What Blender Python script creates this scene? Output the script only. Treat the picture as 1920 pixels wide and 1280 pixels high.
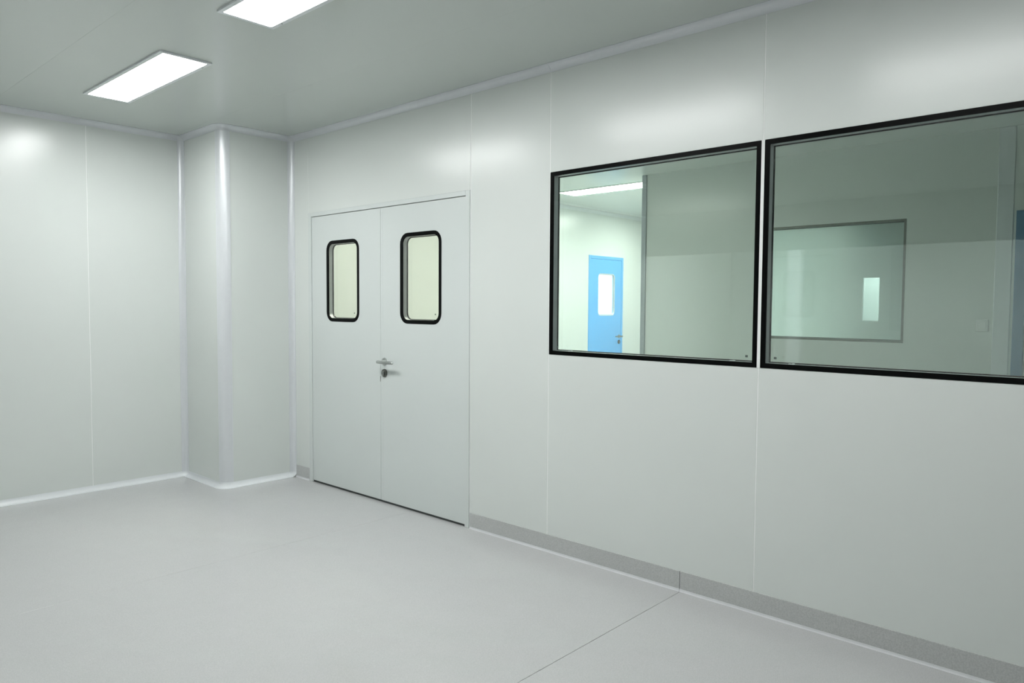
import bpy, bmesh, math
from mathutils import Vector, Matrix
PI = math.pi
for o in list(bpy.data.objects): bpy.data.objects.remove(o, do_unlink=True)
S = bpy.context.scene
COL = S.collection

# ------------------------------------------------------------------ camera, world, exposure
cam_d = bpy.data.cameras.new('camera')
cam = bpy.data.objects.new('camera', cam_d); COL.objects.link(cam)
cam_d.sensor_width = 36.0
cam_d.lens = 1374.13 * 36.0 / 1920.0
cam_d.clip_start = 0.02; cam_d.clip_end = 100
YAW, PIT, ROL = 0.8306, -0.04877, 0.00644
fw = Vector((math.sin(YAW)*math.cos(PIT), math.cos(YAW)*math.cos(PIT), math.sin(PIT)))
rt0 = Vector((math.cos(YAW), -math.sin(YAW), 0)); up0 = rt0.cross(fw)
rt = rt0*math.cos(ROL) + up0*math.sin(ROL)
up = -rt0*math.sin(ROL) + up0*math.cos(ROL)
cam.matrix_world = Matrix(((rt.x, up.x, -fw.x, -3.2198), (rt.y, up.y, -fw.y, -5.3712), (rt.z, up.z, -fw.z, 1.4155), (0, 0, 0, 1)))
S.camera = cam

W = bpy.data.worlds.new('world'); S.world = W; W.use_nodes = True
W.node_tree.nodes['Background'].inputs['Color'].default_value = (0.8, 0.85, 0.9, 1)
W.node_tree.nodes['Background'].inputs['Strength'].default_value = 0.05
S.view_settings.view_transform = 'Standard'
S.view_settings.look = 'None'
S.view_settings.gamma = 1.0
S.view_settings.use_curve_mapping = False
S.view_settings.exposure = 0.0
LAMP = 35.8            # radiance of the ceiling panels of the room
LAMP_FAR = 45.0        # panels of the bright room behind the glass
LAMP_OPP = 42.0        # added panels of the room mirrored in the windows
LAMP_BEY = 95.0        # small lobbies beyond the doors

# ------------------------------------------------------------------ materials
def nodes(name):
    m = bpy.data.materials.new(name); m.use_nodes = True
    nt = m.node_tree; return m, nt, nt.nodes['Principled BSDF']
def mat(name, col, rough=.5, metal=0., spec=.5, var=0., scale=3., bump=0., bscale=40., coat=0.):
    m, nt, b = nodes(name)
    b.inputs['Base Color'].default_value = (*col, 1)
    b.inputs['Roughness'].default_value = rough
    b.inputs['Metallic'].default_value = metal
    b.inputs['Specular IOR Level'].default_value = spec
    b.inputs['Coat Weight'].default_value = coat
    tc = nt.nodes.new('ShaderNodeTexCoord')
    if var:
        n = nt.nodes.new('ShaderNodeTexNoise'); n.inputs['Scale'].default_value = scale; n.inputs['Detail'].default_value = 3
        r = nt.nodes.new('ShaderNodeValToRGB')
        r.color_ramp.elements[0].position = .3; r.color_ramp.elements[1].position = .7
        r.color_ramp.elements[0].color = (*[c*(1-var) for c in col], 1)
        r.color_ramp.elements[1].color = (*[min(1, c*(1+var)) for c in col], 1)
        nt.links.new(tc.outputs['Object'], n.inputs['Vector'])
        nt.links.new(n.outputs['Fac'], r.inputs['Fac']); nt.links.new(r.outputs['Color'], b.inputs['Base Color'])
    if bump:
        n2 = nt.nodes.new('ShaderNodeTexNoise'); n2.inputs['Scale'].default_value = bscale
        bp = nt.nodes.new('ShaderNodeBump'); bp.inputs['Strength'].default_value = bump; bp.inputs['Distance'].default_value = .002
        nt.links.new(tc.outputs['Object'], n2.inputs['Vector'])
        nt.links.new(n2.outputs['Fac'], bp.inputs['Height']); nt.links.new(bp.outputs['Normal'], b.inputs['Normal'])
    return m
def vinyl(name, c1, c2, rough, scale=260.):
    m, nt, b = nodes(name)
    tc = nt.nodes.new('ShaderNodeTexCoord')
    n = nt.nodes.new('ShaderNodeTexNoise'); n.inputs['Scale'].default_value = scale; n.inputs['Detail'].default_value = 2
    n2 = nt.nodes.new('ShaderNodeTexNoise'); n2.inputs['Scale'].default_value = 9; n2.inputs['Detail'].default_value = 4
    ad = nt.nodes.new('ShaderNodeMath'); ad.operation = 'MULTIPLY_ADD'; ad.inputs[1].default_value = .10
    r = nt.nodes.new('ShaderNodeValToRGB')
    r.color_ramp.elements[0].position = .38; r.color_ramp.elements[1].position = .72
    r.color_ramp.elements[0].color = (*c1, 1); r.color_ramp.elements[1].color = (*c2, 1)
    for q in (n, n2): nt.links.new(tc.outputs['Object'], q.inputs['Vector'])
    nt.links.new(n2.outputs['Fac'], ad.inputs[0]); nt.links.new(n.outputs['Fac'], ad.inputs[2])
    nt.links.new(ad.outputs[0], r.inputs['Fac']); nt.links.new(r.outputs['Color'], b.inputs['Base Color'])
    b.inputs['Roughness'].default_value = rough
    return m
def emis(name, col, st):
    m, nt, b = nodes(name)
    b.inputs['Base Color'].default_value = (.8, .8, .8, 1)
    b.inputs['Emission Color'].default_value = (*col, 1)
    b.inputs['Emission Strength'].default_value = st
    return m
def glass(name, tint, r0):
    # thin sheet glass: tinted straight-through light plus a mirror share that grows towards grazing (Schlick)
    m = bpy.data.materials.new(name); m.use_nodes = True
    nt = m.node_tree; nt.nodes.clear()
    out = nt.nodes.new('ShaderNodeOutputMaterial')
    tr = nt.nodes.new('ShaderNodeBsdfTransparent'); tr.inputs['Color'].default_value = (*tint, 1)
    gl = nt.nodes.new('ShaderNodeBsdfGlossy'); gl.inputs['Roughness'].default_value = 0.0
    gl.inputs['Color'].default_value = (1, 1, 1, 1)
    ge = nt.nodes.new('ShaderNodeNewGeometry')
    dt = nt.nodes.new('ShaderNodeVectorMath'); dt.operation = 'DOT_PRODUCT'
    ab = nt.nodes.new('ShaderNodeMath'); ab.operation = 'ABSOLUTE'
    om = nt.nodes.new('ShaderNodeMath'); om.operation = 'SUBTRACT'; om.inputs[0].default_value = 1.0; om.use_clamp = True
    pw = nt.nodes.new('ShaderNodeMath'); pw.operation = 'POWER'; pw.inputs[1].default_value = 5.0
    ma = nt.nodes.new('ShaderNodeMath'); ma.operation = 'MULTIPLY_ADD'; ma.inputs[1].default_value = 1-r0; ma.inputs[2].default_value = r0
    mx = nt.nodes.new('ShaderNodeMixShader')
    L = nt.links.new
    L(ge.outputs['Normal'], dt.inputs[0]); L(ge.outputs['Incoming'], dt.inputs[1])
    L(dt.outputs['Value'], ab.inputs[0]); L(ab.outputs[0], om.inputs[1]); L(om.outputs[0], pw.inputs[0]); L(pw.outputs[0], ma.inputs[0])
    L(ma.outputs[0], mx.inputs['Fac']); L(tr.outputs[0], mx.inputs[1]); L(gl.outputs[0], mx.inputs[2]); L(mx.outputs[0], out.inputs['Surface'])
    return m
WALLC = (.725, .763, .742)
M = dict(
    wall=mat('painted_steel_wall', WALLC, .25, spec=.55, var=.012, scale=1.3),
    joint=mat('white_sealant', (.90, .92, .91), .45, var=.02),
    ceil=mat('painted_steel_ceiling', (.60, .645, .615), .15, spec=.5, var=.012, scale=1.1),
    floor=vinyl('grey_vinyl_floor', (.480, .484, .486), (.560, .564, .567), .15),
    weld=mat('vinyl_weld', (.34, .35, .35), .5, var=.05, scale=30),
    skirt=vinyl('grey_vinyl_skirting', (.455, .47, .465), (.56, .57, .565), .5, 180),
    skirt_lit=mat('skirting_lit', (.66, .67, .69), .35, var=.03, scale=20),
    trim=mat('white_powder_aluminium', (.74, .765, .795), .34, metal=.2, spec=.6, var=.015, scale=5),
    cap=mat('white_plastic_cap', (.80, .83, .85), .22, var=.01, scale=9),
    door=mat('painted_steel_door', (.68, .725, .715), .27, spec=.5, var=.012, scale=1.5),
    black=mat('black_glass_border', (.0025, .003, .003), .3, spec=.06, var=.2, scale=9),
    rubber=mat('dark_rubber', (.035, .042, .04), .6, var=.1, scale=20),
    spacer=mat('grey_aluminium_spacer', (.46, .48, .48), .38, metal=.2, var=.04, scale=12),
    steel=mat('brushed_steel', (.48, .50, .49), .28, metal=1., var=.05, scale=60),
    dsteel=mat('dark_steel', (.16, .165, .15), .35, metal=.9, var=.08, scale=60),
    darkblue=mat('dark_blue_painted_frame', (.06, .19, .34), .4, var=.012, scale=2),
    glass_door=glass('door_pane_glass', (.975, .985, .962), .045),
    glass_inner=glass('window_glass_inner', (.95, .985, .976), .02),
    blue=mat('blue_painted_door', (.17, .47, .88), .4, var=.012, scale=2),
    shade_header=mat('shade_grey_header', (.47, .50, .48), .4, var=.01, scale=3),  # grey picked so the header reflects as dark as the shaded ceiling
    alu=mat('grey_aluminium', (.36, .39, .42), .4, metal=.3, var=.03, scale=8),
    etch=mat('etched_mark', (.10, .13, .12), .6, var=.2, scale=200),
    plastic=mat('white_plastic', (.78, .80, .79), .35, var=.01, scale=9),
    glass=glass('window_glass', (.95, .985, .976), .052),
    lamp=emis('lamp_diffuser', (.985, 1.0, .985), LAMP),
    lamp_dimmed=emis('lamp_diffuser_dimmed', (.985, 1.0, .985), LAMP*.75),  # third lamp of the row, weakened so the right side falls off darker
    lamp_far=emis('lamp_diffuser_bright', (1.0, .99, .89), LAMP_FAR),
    lamp_fill=emis('lamp_diffuser_fill', (1.0, .99, .89), LAMP_FAR*.76),  # unseen lamp added to brighten the space behind the double door
    lamp_slot=emis('lamp_diffuser_slot', (1.0, 1.0, .985), 40.0),
    lamp_opp=emis('lamp_diffuser_opposite', (1.0, 1.0, .985), LAMP_OPP),
    lamp_bey=emis('lamp_diffuser_lobby', (1.0, 1.0, .985), LAMP_BEY),
)

# ------------------------------------------------------------------ helpers
def wloc(o):
    v = Vector((0, 0, 0))
    while o is not None: v = v + o.location; o = o.parent
    return v
def obj(name, bm, m, parent=None, smooth=False):
    """bm holds world coordinates; links it as ONE mesh object"""
    bmesh.ops.recalc_face_normals(bm, faces=bm.faces[:])
    me = bpy.data.meshes.new(name)
    if parent is None:
        xs = [v.co for v in bm.verts]
        lo = Vector([min(c[i] for c in xs) for i in range(3)]); hi = Vector([max(c[i] for c in xs) for i in range(3)])
        off = Vector(((lo.x+hi.x)/2, (lo.y+hi.y)/2, lo.z))
    else: off = wloc(parent)
    bmesh.ops.translate(bm, verts=bm.verts[:], vec=-off)
    bm.to_mesh(me); bm.free()
    me.materials.append(M[m])
    if smooth:
        for p in me.polygons: p.use_smooth = True
        try: me.set_sharp_from_angle(angle=math.radians(35))
        except Exception: pass
    o = bpy.data.objects.new(name, me); COL.objects.link(o)
    if parent is None: o.location = off
    else: o.parent = parent
    return o
def tag(o, label, cat, kind=None, group=None):
    o['label'] = label; o['category'] = cat
    if kind: o['kind'] = kind
    if group: o['group'] = group
    return o
def thing(name, loc, label, cat, kind=None, group=None):
    o = bpy.data.objects.new(name, None); COL.objects.link(o); o.location = loc
    o.empty_display_size = .1
    return tag(o, label, cat, kind, group)
def bx(bm, x0, x1, y0, y1, z0, z1, bev=0.):
    vs = [bm.verts.new((x, y, z)) for x in (x0, x1) for y in (y0, y1) for z in (z0, z1)]
    fs = [bm.faces.new([vs[i] for i in f]) for f in ((0,1,3,2), (4,6,7,5), (0,4,5,1), (2,3,7,6), (0,2,6,4), (1,5,7,3))]
    if bev:
        es = list({e for f in fs for e in f.edges})
        bmesh.ops.bevel(bm, geom=es, offset=bev, segments=1, affect='EDGES')
    return bm
def box(x0, x1, y0, y1, z0, z1, bev=0.):
    return bx(bmesh.new(), min(x0,x1), max(x0,x1), min(y0,y1), max(y0,y1), min(z0,z1), max(z0,z1), bev)
def plane_x(X): return lambda u, d, z: Vector((X+d, u, z))      # a wall facing -x: u runs along y, d goes into the wall
def plane_y(Y): return lambda u, d, z: Vector((u, Y+d, z))      # a wall facing -y: u runs along x
def rrect(u0, u1, z0, z1, r, n=6):
    pts = []
    for (cu, cz, a0) in ((u1-r, z1-r, 0), (u0+r, z1-r, PI/2), (u0+r, z0+r, PI), (u1-r, z0+r, 1.5*PI)):
        for k in range(n+1):
            a = a0 + k*PI/2/n
            pts.append((cu+r*math.cos(a), cz+r*math.sin(a)))
    return pts
def rect_for(u0, u1, z0, z1, n=6):
    return [p for p in ((u1, z1), (u0, z1), (u0, z0), (u1, z0)) for _ in range(n+1)]
def ring(P, A, B, d0, d1):
    """solid between outline A and the hole B (same count), from depth d0 to d1"""
    bm = bmesh.new(); n = len(A)
    def loop(O, d):
        out = []; prev = None
        for (u, z) in O:
            if prev is not None and abs(prev[0]-u) < 1e-9 and abs(prev[1]-z) < 1e-9: out.append(out[-1])
            else: out.append(bm.verts.new(P(u, d, z)))
            prev = (u, z)
        return out
    a0, a1, b0, b1 = loop(A, d0), loop(A, d1), loop(B, d0), loop(B, d1)
    def face(*vs):
        u = []
        for v in vs:
            if v not in u: u.append(v)
        if len(u) > 2: bm.faces.new(u)
    for i in range(n):
        j = (i+1) % n
        face(a0[i], a0[j], b0[j], b0[i]); face(a1[i], b1[i], b1[j], a1[j])
        face(a0[i], a1[i], a1[j], a0[j]); face(b0[i], b0[j], b1[j], b1[i])
    return bm
def slab(P, O, d0, d1):
    bm = bmesh.new()
    f0 = [bm.verts.new(P(u, d0, z)) for u, z in O]; f1 = [bm.verts.new(P(u, d1, z)) for u, z in O]
    bm.faces.new(f0); bm.faces.new(f1[::-1]); n = len(O)
    for i in range(n): bm.faces.new((f0[i], f0[(i+1)%n], f1[(i+1)%n], f1[i]))
    return bm
def pbox(P, u0, u1, d0, d1, z0, z1, bev=0.):
    a, b = P(u0, d0, z0), P(u1, d1, z1)
    return box(a.x, b.x, a.y, b.y, a.z, b.z, bev)
def tube(bm, a, b, r0, r1=None, n=20):
    a, b = Vector(a), Vector(b); r1 = r0 if r1 is None else r1
    ax = (b-a).normalized(); u = ax.orthogonal().normalized(); v = ax.cross(u)
    A = [bm.verts.new(a+(u*math.cos(2*PI*k/n)+v*math.sin(2*PI*k/n))*r0) for k in range(n)]
    B = [bm.verts.new(b+(u*math.cos(2*PI*k/n)+v*math.sin(2*PI*k/n))*r1) for k in range(n)]
    bm.faces.new(A[::-1]); bm.faces.new(B)
    for k in range(n): bm.faces.new((A[k], A[(k+1)%n], B[(k+1)%n], B[k]))
    return bm
def extr(prof, f0, f1):
    """closed profile of (s,t) swept from frame f0 to f1"""
    bm = bmesh.new(); n = len(prof)
    A = [bm.verts.new(f0(s, t)) for s, t in prof]; B = [bm.verts.new(f1(s, t)) for s, t in prof]
    bm.faces.new(A); bm.faces.new(B[::-1])
    for k in range(n): bm.faces.new((A[k], A[(k+1)%n], B[(k+1)%n], B[k]))
    return bm
def cove_prof(r, n=8, lip=.0025):
    # corner at (0,0); concave arc from (0+lip, r) to (r, lip)
    pts = [(0, 0), (r, 0), (r, lip)]
    for k in range(n+1):
        a = -PI/2 - k*(PI/2)/n
        pts.append((r + (r-lip)*math.cos(a), r + (r-lip)*math.sin(a)))
    pts += [(lip, r), (0, r)]
    out = []
    for q in pts:
        if not out or (abs(out[-1][0]-q[0])+abs(out[-1][1]-q[1])) > 1e-6: out.append(q)
    return out

# ------------------------------------------------------------------ main dimensions (metres)
H = 2.7605                     # ceiling
T = .05                        # panel wall thickness
CA, CD = .60, .652             # boxed column: width along x, depth along y
YN = -9.2                      # near end of the rooms (behind the camera)
XO = -6.3                      # wall across from the windows
XI = 3.3                       # partition seen through the windows
YE = .80                       # end wall of the bright room
XF = 7.9                       # farthest wall
R = .04                        # cove radius
DL, DM, DR, DTOP = -.2829, -1.1607, -2.0321, 2.100
S0, S1, S2, S3 = -2.074, -2.712, -3.953, -5.187
WT, WB = 2.1659, 1.1403

# ------------------------------------------------------------------ floor
fl = tag(obj('floor', box(XO-3.4, XF+1.6, YN, YE+2.2, -.12, -.004), 'weld'), 'pale grey speckled vinyl floor of the clean room, welded sheets', 'floor', 'structure')
seam = [YN+.02, -7.65, -5.61, -3.578, -1.515, YE-.1]
gap = {-3.578: .0012}
for a, b in zip(seam, seam[1:]):
    y1 = min(b-gap.get(b, .0006), CD)
    obj('floor_sheet', box(XO, 0.0, a+gap.get(a, .0006), y1, -.004, 0, .0003), 'floor', fl)
for (x0, x1, y0, y1) in ((0.0, XF, YN+.02, YE), (XO-3.2, XO, YN+.02, YE), (4.6, 6.6, YE, YE+2.1)):
    obj('floor_sheet', box(x0+.002, x1-.002, y0, y1, -.004, 0), 'floor', fl)

# ------------------------------------------------------------------ ceiling
ce = tag(obj('ceiling', box(XO-3.4, XF+1.6, YN, YE+2.2, H+.001, H+.12), 'ceil'), 'plain pale grey-green panelled ceiling above the clean room', 'ceiling', 'structure')
xs = [XO-3.2, -8.0, XO, -5.5, -4.3, -3.1, -1.90, -.69, 0.05, 1.25, 2.45, 3.33, 4.55, 5.75, 6.95, XF]
for a, b in zip(xs, xs[1:]):
    obj('ceiling_panel', box(a+.0003, b-.0003, YN+.02, YE if b > .3 else CD+.02, H, H+.001), 'wall' if b > .3 else 'ceil', ce)  # paler wall colour beyond the right wall makes up for weak bounced light
obj('ceiling_panel', box(4.6, 6.6, YE, YE+2.1, H, H+.001), 'ceil', ce)

# ------------------------------------------------------------------ right wall (windows and double door)
wr = thing('wall_right', (T/2, S2, 0), 'long right wall of pale green-grey steel panels with the windows and double door', 'wall', 'structure')
G = .0025
def wpan(y0, y1, z0, z1): obj('wall_panel', box(0, T, y0, y1, z0, z1, .0012), 'wall', wr)
wpan(-.239, YE, 0, H)                                   # beside the door, into the corner
wpan(S0+G, -.239-.0005, 2.134, H)                       # above the door
wpan(S1+G, S0-G, 0, H)                                  # between door and window
for a, b in ((S1, S2), (S2, S3)):
    wpan(b+G, a-G, 0, WB); wpan(b+G, a-G, WT, H)
for a, b in ((S3, -6.4), (-6.4, -7.6), (-7.6, YN)): wpan(b+G, a-G, 0, H)
for s in (S0, S1, S3, -6.4, -7.6):
    obj('joint_strip', box(.0008, T-.002, s-G, s+G, 0, H-.02), 'joint', wr)
obj('joint_strip', box(.0005, T-.002, S2-G, S2+G, 0, WB), 'joint', wr)
obj('joint_strip', box(-.001, T-.002, S2-.0078, S2+.0078, WB, WT), 'joint', wr)
obj('joint_strip', box(.0005, T-.002, S2-G, S2+G, WT, H-.02), 'joint', wr)

# ------------------------------------------------------------------ left wall, boxed column, the walls out of frame
wl = thing('wall_left', (-3, CD+T/2, 0), 'left wall of pale steel panels with a thin vertical joint', 'wall', 'structure')
sx = [-CA+.0, -1.305, -2.505, -3.705, -4.905, XO]
for a, b in zip(sx, sx[1:]):
    obj('wall_panel', box(b+G, a-G, CD, CD+T, 0, H, .0012), 'wall', wl)
    obj('joint_strip', box(b-G, b+G, CD+.0008, CD+T-.002, 0, H-.02), 'joint', wl)
wc = thing('wall_column', (-CA/2, CD/2, 0), 'boxed-in corner column of pale panels left of the double door', 'column', 'structure')
RE = .07                                                # outside corner radius
obj('wall_panel', box(-CA, -CA+.03, RE-.005, CD, 0, H), 'wall', wc)
obj('wall_panel', box(-CA+RE-.005, 0, 0, .03, 0, H), 'wall', wc)
tag(obj('wall_near', box(XO-3.4, XF+.1, YN-.05, YN, 0, H), 'wall'), 'pale panel wall behind the camera', 'wall', 'structure')
tag(obj('wall_end', bx(bx(bx(box(T, 5.12, YE, YE+T, 0, H, 0), 5.975, XF, YE, YE+T, 0, H), 5.12, 5.975, YE, YE+T, 2.135, H), T, T+.001, YE, YE+.01, 0, H), 'wall'),
    'brightly lit end wall around the blue door, seen through the left window', 'wall', 'structure')
# partition seen through the windows, with its own window
FW = (-3.708, -2.50, 1.133, 2.136)
wi = thing('wall_inner', (XI+T/2, -4, 0), 'dim partition wall behind the glass of both windows', 'wall', 'structure')
for (y0, y1, z0, z1) in ((FW[1], -1.276, 0, H), (FW[0], FW[1], 0, FW[2]), (FW[0], FW[1], FW[3], H), (-4.32, FW[0], 0, H), (-4.445, -4.425, 0, H), (-5.40, -4.445, 2.14, H), (-7, -5.40, 0, H), (YN, -7, 0, H)):
    obj('wall_panel', box(XI, XI+T, y0, y1, z0, z1), 'wall', wi)
tag(obj('trim_1', box(XI-.012, XI+T+.012, -1.276, -1.225, 0, H-.001), 'alu'), 'grey aluminium end post of the partition behind the left window', 'trim', 'structure')
tag(obj('trim_2', bx(box(XI-.006, XI+T, -4.425, -4.32, 0, H-.001, .003), XI-.007, XI-.005, -4.377, -4.374, 0, H-.001), 'trim'), 'wide pale vertical trim beside the blue frame behind the right window', 'trim', 'structure')
tag(obj('wall_outer', bx(bx(bx(box(XF, XF+T, -1.99, YE, 0, H), XF, XF+T, YN, -2.21, 0, H), XF, XF+T, -2.21, -1.99, 0, 1.235), XF, XF+T, -2.21, -1.99, 1.845, H), 'wall'),
    'farthest dim wall with a small lit slot, seen through two panes', 'wall', 'structure')
# wall across from the windows: opening and lit room added for the reflected band
wo = thing('wall_opposite', (XO, -4, 0), 'wall across from the windows with an added wide opening, seen only as a reflection', 'wall', 'structure')
for (y0, y1, z0, z1) in ((YN, -5.1, 0, 2.166),):
    obj('wall_panel', box(XO-T, XO, y0+.0006, y1-.0006, z0, z1), 'wall', wo)
obj('shade_header', box(XO-T, XO, YN, CD, 2.166, H), 'shade_header', wo)
tag(obj('wall_beyond', bx(box(XO-3.25, XO-3.2, YN, YE, 0, H), XO-3.2, XO-T, YE, YE+.05, 0, H), 'wall'), 'lit wall of the added room across from the windows', 'wall', 'structure')
tag(obj('trim_40', box(XO-2.35, XO-2.2, -.86, -.64, 0, H-.001, .01), 'cap'), 'added white post in the room across, reflected as a pale stripe in the window glass', 'trim', 'structure')  # unseen post added to mirror as a pale stripe
tag(obj('wall_light_block', box(XI+T, 6.1, -1.275, -1.225, 0, H-.001), 'wall'), 'unseen cross wall added to shade the room behind the partition', 'wall', 'structure')  # added wall, holds lamp light back from the room past the partition
lob = bx(bx(box(4.55, 4.6, YE+T, YE+2.1, 0, H), 6.6, 6.65, YE+T, YE+2.1, 0, H), 4.55, 6.65, YE+2.1, YE+2.15, 0, H)
tag(obj('wall_lobby', lob, 'plastic'), 'white walls of the lit lobby behind the blue door', 'wall', 'structure')
slot = bx(bx(box(XF+T, XF+1.5, -2.75, -2.7, 0, H), XF+T, XF+1.5, -1.5, -1.45, 0, H), XF+1.5, XF+1.55, -2.75, -1.45, 0, H)
tag(obj('wall_closet', slot, 'wall'), 'walls of the lit space behind the far slot', 'wall', 'structure')

# ------------------------------------------------------------------ coves, corner profiles
tn = [2]
def trim(bm, label, m='trim', smooth=True):
    tn[0] += 1
    return tag(obj(f'trim_{tn[0]}', bm, m, None, smooth), label, 'trim', 'structure')
CP = cove_prof(R)
def along_y(X, sx, Z, sz, y0, y1): return extr(CP, lambda s, t: Vector((X+sx*s, y0, Z+sz*t)), lambda s, t: Vector((X+sx*s, y1, Z+sz*t)))
def along_x(Y, sy, Z, sz, x0, x1): return extr(CP, lambda s, t: Vector((x0, Y+sy*s, Z+sz*t)), lambda s, t: Vector((x1, Y+sy*s, Z+sz*t)))
def along_z(X, sx, Y, sy, z0, z1): return extr(CP, lambda s, t: Vector((X+sx*s, Y+sy*t, z0)), lambda s, t: Vector((X+sx*s, Y+sy*t, z1)))
trim(along_y(0, -1, H, -1, -R, -2.712), 'white concave ceiling cove above the double door')
trim(along_y(0, -1, H, -1, -2.713, YN), 'white concave ceiling cove above the two windows')
trim(along_x(CD, -1, H, -1, -CA-R, XO), 'white ceiling cove on top of the left wall')
trim(along_x(0, -1, H, -1, -CA+RE, -R), 'white ceiling cove on the front of the boxed column')
trim(along_y(-CA, -1, H, -1, RE, CD-R), 'white ceiling cove on the narrow side of the boxed column')
trim(along_x(CD, -1, 0, 1, -CA-R, XO), 'glossy white floor cove along the left wall', 'cap')
trim(along_x(0, -1, 0, 1, -CA+RE, -R), 'glossy white floor cove on the front of the boxed column', 'cap')
trim(along_y(-CA, -1, 0, 1, RE, CD-R), 'white floor cove on the narrow side of the boxed column', 'trim')
trim(along_z(0, -1, 0, -1, R, H-R), 'concave white corner profile between column and right wall')
trim(along_z(-CA, -1, CD, -1, R, H-R), 'concave white corner profile between left wall and column')
# outside corner: convex quarter round
n = 14
pr = [(-CA+RE+RE*math.cos(PI+k*PI/2/n), RE+RE*math.sin(PI+k*PI/2/n)) for k in range(n+1)]
pr = [(-CA+.001, RE+.006), (-CA-.002, RE+.006), (-CA-.002, RE)] + pr[1:-1] + [(-CA+RE, -.002), (-CA+RE+.006, -.002), (-CA+RE+.006, .001), (-CA+RE, RE)]
trim(extr(pr, lambda s, t: Vector((s, t, .036)), lambda s, t: Vector((s, t, H-.036))), 'rounded white outside corner profile of the boxed column')
def corner_cap(Z, sz):
    bm = bmesh.new(); rows = []
    ax = Vector((-CA+RE, RE, 0)); prof = CP[:]
    for k in range(11):
        a = PI + k*PI/2/10; d = Vector((math.cos(a), math.sin(a), 0))
        rows.append([bm.verts.new(ax + d*(RE+s) + Vector((0, 0, Z+sz*t))) for s, t in prof])
    m_ = len(prof)
    for r0, r1 in zip(rows, rows[1:]):
        for k in range(m_): bm.faces.new((r0[k], r0[(k+1)%m_], r1[(k+1)%m_], r1[k]))
    bm.faces.new(rows[0]); bm.faces.new(rows[-1][::-1])
    return bm
trim(corner_cap(0, 1), 'glossy rounded floor cap at the outside corner of the column', 'cap')
trim(corner_cap(H, -1), 'rounded ceiling cap at the outside corner of the column', 'trim')
def oct_cap(X, Y, Z, sz):
    bm = bmesh.new(); n = 8; r = R-.0015
    c = Vector((X-R, Y-R, Z+sz*R)); g = []
    for i in range(n+1):
        th = PI/2*i/n; row = []
        for j in range(n+1):
            ph = PI/2*j/n
            row.append(bm.verts.new(c + Vector((math.cos(th)*math.cos(ph), math.cos(th)*math.sin(ph), -sz*math.sin(th)))*r))
        g.append(row)
    k0 = bm.verts.new((X, Y, Z))
    for i in range(n):
        for j in range(n): bm.faces.new((g[i][j], g[i+1][j], g[i+1][j+1], g[i][j+1]))
    for i in range(n):
        bm.faces.new((g[i][0], g[i+1][0], k0)); bm.faces.new((g[i][n], g[i+1][n], k0)); bm.faces.new((g[0][i], g[0][i+1], k0))
    bmesh.ops.remove_doubles(bm, verts=bm.verts[:], dist=1e-6)
    return bm
trim(oct_cap(0, 0, 0, 1), 'small white floor corner piece between column and right wall', 'cap')
trim(oct_cap(-CA, CD, 0, 1), 'small glossy floor corner piece between left wall and column', 'cap')
trim(oct_cap(0, 0, H, -1), 'small white ceiling corner piece between column and right wall', 'cap')
trim(oct_cap(-CA, CD, H, -1), 'small white ceiling corner piece between left wall and column', 'cap')
trim(along_x(YE, -1, H, -1, XF, T), 'white ceiling cove in the bright room behind the left window', 'cap')

# ------------------------------------------------------------------ skirting
bb = thing('baseboard_right', (0, -4, 0), 'grey speckled vinyl skirting along the right wall', 'skirting', 'structure')
for y0, y1 in ((-.2385, -.041), (-3.5741+.0012, S0-.004), (YN, -3.5741-.0012)):
    obj('skirting_strip', box(-.004, 0, y0, y1, .006, .1025, .001), 'skirt', bb)
    cv = [(0, 0), (.011, 0), (.011, .0015), (.009, .003), (.0065, .007), (.0045, .013), (0, .013)]
    obj('lit_vinyl_curve', extr(cv, lambda s, t: Vector((-s, y0, t)), lambda s, t: Vector((-s, y1, t))), 'skirt_lit', bb)  # skirting vinyl curving to the floor, coloured lighter as if catching light
obj('joint_line', box(-.003, 0, -3.5741-.0012, -3.5741+.0012, 0, .1025), 'rubber', bb)

# ------------------------------------------------------------------ windows
def glazing(root, P, u0, u1, z0, z1, bw, r, th, front='black', n=6, spacer='spacer', pane='glass'):
    """double glazing: black border ring, pane, deep spacer, rear border, rear pane"""
    A = rrect(u0, u1, z0, z1, r, n)
    ri = max(r-bw, .002)
    B = rrect(u0+bw, u1-bw, z0+bw, z1-bw, ri, n)
    B2 = rrect(u0+bw+.005, u1-bw-.005, z0+bw+.005, z1-bw-.005, max(ri-.005, .002), n)
    obj('border', ring(P, A, B, -.0015, .006), front, root)
    obj('glass_pane', slab(P, B, 0.001, .005), pane, root)
    obj('spacer', ring(P, A, B, .0062, th-.0075), spacer, root)
    obj('rear_border', ring(P, A, B2, th-.0073, th), front, root)
    obj('glass_pane', slab(P, B2, th-.006, th-.002), pane, root)
PX = plane_x(0.0)
def clean_window(idx, y0, y1, label, marks, glints):
    w = thing(f'window_{idx}', (T/2, (y0+y1)/2, WB), label, 'window', 'structure')
    glazing(w, PX, y0, y1, WB, WT, .0225, .003, T, n=2)
    for (u, z) in marks: obj('etched_mark', pbox(PX, u-.006, u+.006, .0002, .001, z-.005, z+.005), 'etch', w)
    for u in glints:  # white chips drawn for small glints along the lower frame
        obj('glint_chip', pbox(PX, u-.012, u-.002, .007, .02, WB+.0225, WB+.027), 'plastic', w)
        obj('glint_chip', pbox(PX, u+.004, u+.012, .007, .02, WB+.0225, WB+.026), 'plastic', w)
    return w
clean_window(1, -3.9452, -2.7165, 'black-bordered window showing the bright room and blue door', ((-3.895, 1.190), (-2.775, 1.185)), (-2.86, -3.82))
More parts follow.
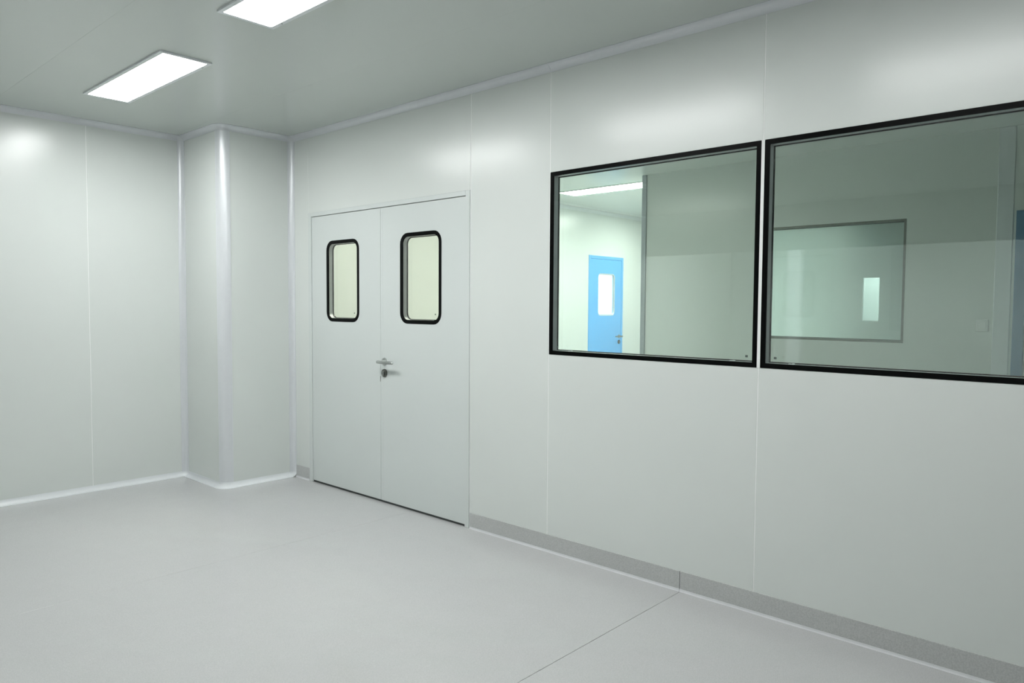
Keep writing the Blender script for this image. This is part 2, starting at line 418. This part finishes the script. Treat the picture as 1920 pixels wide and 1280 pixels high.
clean_window(2, -5.185, -3.9608, 'black-bordered window cut off by the right edge, dim room behind it', ((-4.03, 1.188),), (-4.10,))
w3 = thing('window_3', (XI+T/2, -3.1, FW[2]), 'grey-framed window in the dim partition, seen through the right window', 'window', 'structure')
glazing(w3, plane_x(XI), FW[0], FW[1], FW[2], FW[3], .018, .003, T, front='dsteel', n=2, spacer='alu', pane='glass_inner')

# ------------------------------------------------------------------ doors
def lever_set(root, P, u, z, s, names='steel'):
    """rose, lever pointing along s, cylinder below"""
    bm = bmesh.new(); tube(bm, P(u, .0, z), P(u, -.007, z), .028, .026, 28); obj('rose', bm, 'steel', root, True)
    bm = bmesh.new(); tube(bm, P(u, -.006, z), P(u, -.060, z), .0085, .0085, 16)
    # lever bar bent off the neck, slightly tapering, with a rounded end
    pts = [(u-s*.008, -.056), (u, -.061), (u+s*.03, -.062), (u+s*.10, -.060), (u+s*.150, -.056), (u+s*.160, -.053)]
    rr = [.008, .0115, .0115, .011, .0105, .006]
    for (q0, r0), (q1, r1) in zip(zip(pts, rr), zip(pts[1:], rr[1:])):
        tube(bm, P(q0[0], q0[1], z), P(q1[0], q1[1], z), r0, r1, 16)
    obj('lever', bm, 'steel', root, True)
    zc = z-.082
    bm = bmesh.new(); tube(bm, P(u, .0, zc), P(u, -.007, zc), .030, .028, 28); obj('lock_rose', bm, 'dsteel', root, True)
    bm = bmesh.new(); tube(bm, P(u, -.004, zc+.006), P(u, -.016, zc+.006), .0085, .0085, 18)
    a, b = P(u-.005, -.016, zc-.018), P(u+.005, -.004, zc+.006)
    bx(bm, min(a.x,b.x), max(a.x,b.x), min(a.y,b.y), max(a.y,b.y), a.z, b.z)
    obj('lock_cylinder', bm, 'steel', root, True)
    obj('keyhole', pbox(P, u-.001, u+.001, -.0166, -.016, zc-.0005, zc+.0105), 'rubber', root)

d1 = thing('door_1', (T/2, (DL+DR)/2, 0), 'pale grey steel double door with two black-rimmed vision panels', 'door', 'structure')
fr = bx(bx(box(-.005, T+.004, DL+.0, -.239, 0, 2.134, .002), -.005, T+.004, -2.0705, DR, 0, 2.134, .002), -.005, T+.004, DR-.0005, DL+.0005, 2.1025, 2.134, .002)
obj('door_frame', fr, 'door', d1)
st = bx(bx(box(.046, T+.004, DL-.012, DL, .0, 2.1, 0), .046, T+.004, DR, DR+.012, 0, 2.1), .046, T+.004, DR, DL, 2.09, 2.1025)
obj('door_stop', st, 'rubber', d1)
LP = plane_x(.002)
def leaf(u0, u1, vu0, vu1, vz0, vz1, act):
    hole = rrect(vu0, vu1, vz0, vz1, .075)
    lf = obj('door_leaf', ring(LP, rect_for(u0, u1, .0155, 2.0985), hole, 0, .044), 'door', d1)
    glazing(lf, LP, vu0, vu1, vz0, vz1, .026, .075, .044, pane='glass_door')
    obj('etched_mark', pbox(LP, vu0+.056, vu0+.064, .0002, .001, vz0+.062, vz0+.072), 'etch', lf)
    obj('gap_shade', pbox(LP, u0+.002, u1-.002, .003, .040, .002, .0150), 'rubber', lf)  # dark strip for the shaded gap under the leaf, stops light leaking
    return lf
l1 = leaf(DM+.0012, DL-.0022, -.906, -.486, 1.286, 1.902, False)
l2 = leaf(DR+.0028, DM-.0012, -1.803, -1.380, 1.288, 1.906, True)
lever_set(l2, LP, -1.205, 1.014, -1)
obj('edge_fold', pbox(LP, DM-.026, DM-.024, -.0006, .001, .017, 2.097), 'door', l2)
obj('strike_plate', pbox(LP, DM+.002, DM+.006, -.0008, .001, .868, .908), 'dsteel', l1)

PE = plane_y(YE-.004)
d2 = thing('door_2', (5.547, YE, 0), 'sky-blue single door with a white-lit vision panel, seen through the left window', 'door', 'structure')
b0, b1 = 5.121, 5.974
fr = bx(bx(box(b0, b0+.045, YE-.008, YE+T, 0, 2.134, .002), b1-.045, b1, YE-.008, YE+T, 0, 2.134, .002), b0+.045, b1-.045, YE-.008, YE+T, 2.09, 2.134, .002)
obj('door_frame', fr, 'blue', d2)
hole = rrect(5.345, 5.762, 1.281, 1.886, .06)
lf2 = obj('door_leaf', ring(PE, rect_for(b0+.048, b1-.048, .01, 2.087), hole, 0, .044), 'blue', d2)
glazing(lf2, PE, 5.345, 5.762, 1.281, 1.886, .012, .06, .022, front='trim', spacer='cap')
lever_set(lf2, PE, 5.885, .972, -1)

d3 = thing('door_3', (XI, -4.9, 0), 'blue-framed doorway at the right edge, dim behind the right window', 'door', 'structure')
fr = bx(bx(box(XI-.02, XI+T, -4.515, -4.445, 0, 2.138, .002), XI-.02, XI+T, -5.40, -5.33, 0, 2.138, .002), XI-.02, XI+T, -5.33, -4.515, 2.05, 2.138, .002)
obj('door_frame', fr, 'darkblue', d3)
hole = rrect(-5.12, -4.72, 1.28, 1.89, .06)
P3 = plane_x(XI)
lf3 = obj('door_leaf', ring(P3, rect_for(-5.327, -4.518, .01, 2.047), hole, 0, .044), 'door', d3)
glazing(lf3, P3, -5.12, -4.72, 1.28, 1.89, .02, .06, .044)

# ------------------------------------------------------------------ light switch on the dim partition
sw = thing('light_switch', (XI, -4.251, 1.241), 'white switch plate on the dim partition left of the blue frame', 'switch')
obj('plate', box(XI-.009, XI, -4.293, -4.209, 1.241, 1.336, .003), 'plastic', sw)
obj('rocker', box(XI-.013, XI-.008, -4.276, -4.226, 1.262, 1.315, .0015), 'plastic', sw)

# ------------------------------------------------------------------ ceiling lights
def light(cx, y0, y1, m, label, w=.24, along='y', group='recessed ceiling lights'):
    t = thing('ceiling_light', (cx, (y0+y1)/2, H), label, 'ceiling light', group=group)
    P = lambda u, d, z: Vector((cx+u, (y0+y1)/2+z, H-.006+d))
    l = (y1-y0)/2
    A = rrect(-w/2-.022, w/2+.022, -l-.022, l+.022, .006, 2); B = rrect(-w/2, w/2, -l, l, .004, 2)
    obj('frame', ring(P, A, B, -.003, .0055), 'cap', t)
    obj('diffuser', slab(P, B, -.001, .005), m, t)
    for s in (-1, 1):
        bm = bmesh.new(); tube(bm, (cx+w/2+.011, (y0+y1)/2+s*(l-.08), H-.010), (cx+w/2+.011, (y0+y1)/2+s*(l-.08), H-.0125), .005, .003, 10)
        obj('screw', bm, 'steel', t, True)
    return t
LX = -1.42
light(LX, -1.295, -.14, 'lamp', 'bright rectangular ceiling light nearest the boxed column, wholly in view')
light(-1.465, -3.26, -2.07, 'lamp', 'bright rectangular ceiling light cut off by the top edge')
light(LX, -5.205, -4.000, 'lamp_dimmed', 'third ceiling light of the row, above the right window, out of frame')
light(3.765, -1.075, .13, 'lamp_far', 'long bright ceiling light seen through the left window', w=.30)
light(5.75, -1.15, .05, 'lamp_far', 'unseen ceiling light added to brighten the room behind the glass, hidden by the partition', w=.30)  # extra lamp out of view, added to brighten the end wall
for y in (-.9, -3.2, -5.4):
    light(XO-.8, y-.6, y+.6, 'lamp_opp', {-.9: 'ceiling light of the added opposite room near its end wall', -3.2: 'middle ceiling light of the added opposite room', -5.4: 'ceiling light of the added opposite room farthest from its end wall'}[y], w=.30)  # unseen lamps added to light the room mirrored in the windows
light(5.6, YE+.4, YE+1.6, 'lamp_bey', 'ceiling light of the lobby behind the blue door', w=.30)
light(1.05, -1.3, -.1, 'lamp_fill', 'unseen ceiling light added just behind the double door to brighten the space there', w=.30)  # added fill lamp, kept out of view
light(XF+.75, -2.4, -1.8, 'lamp_slot', 'ceiling light behind the far lit slot', w=.30)
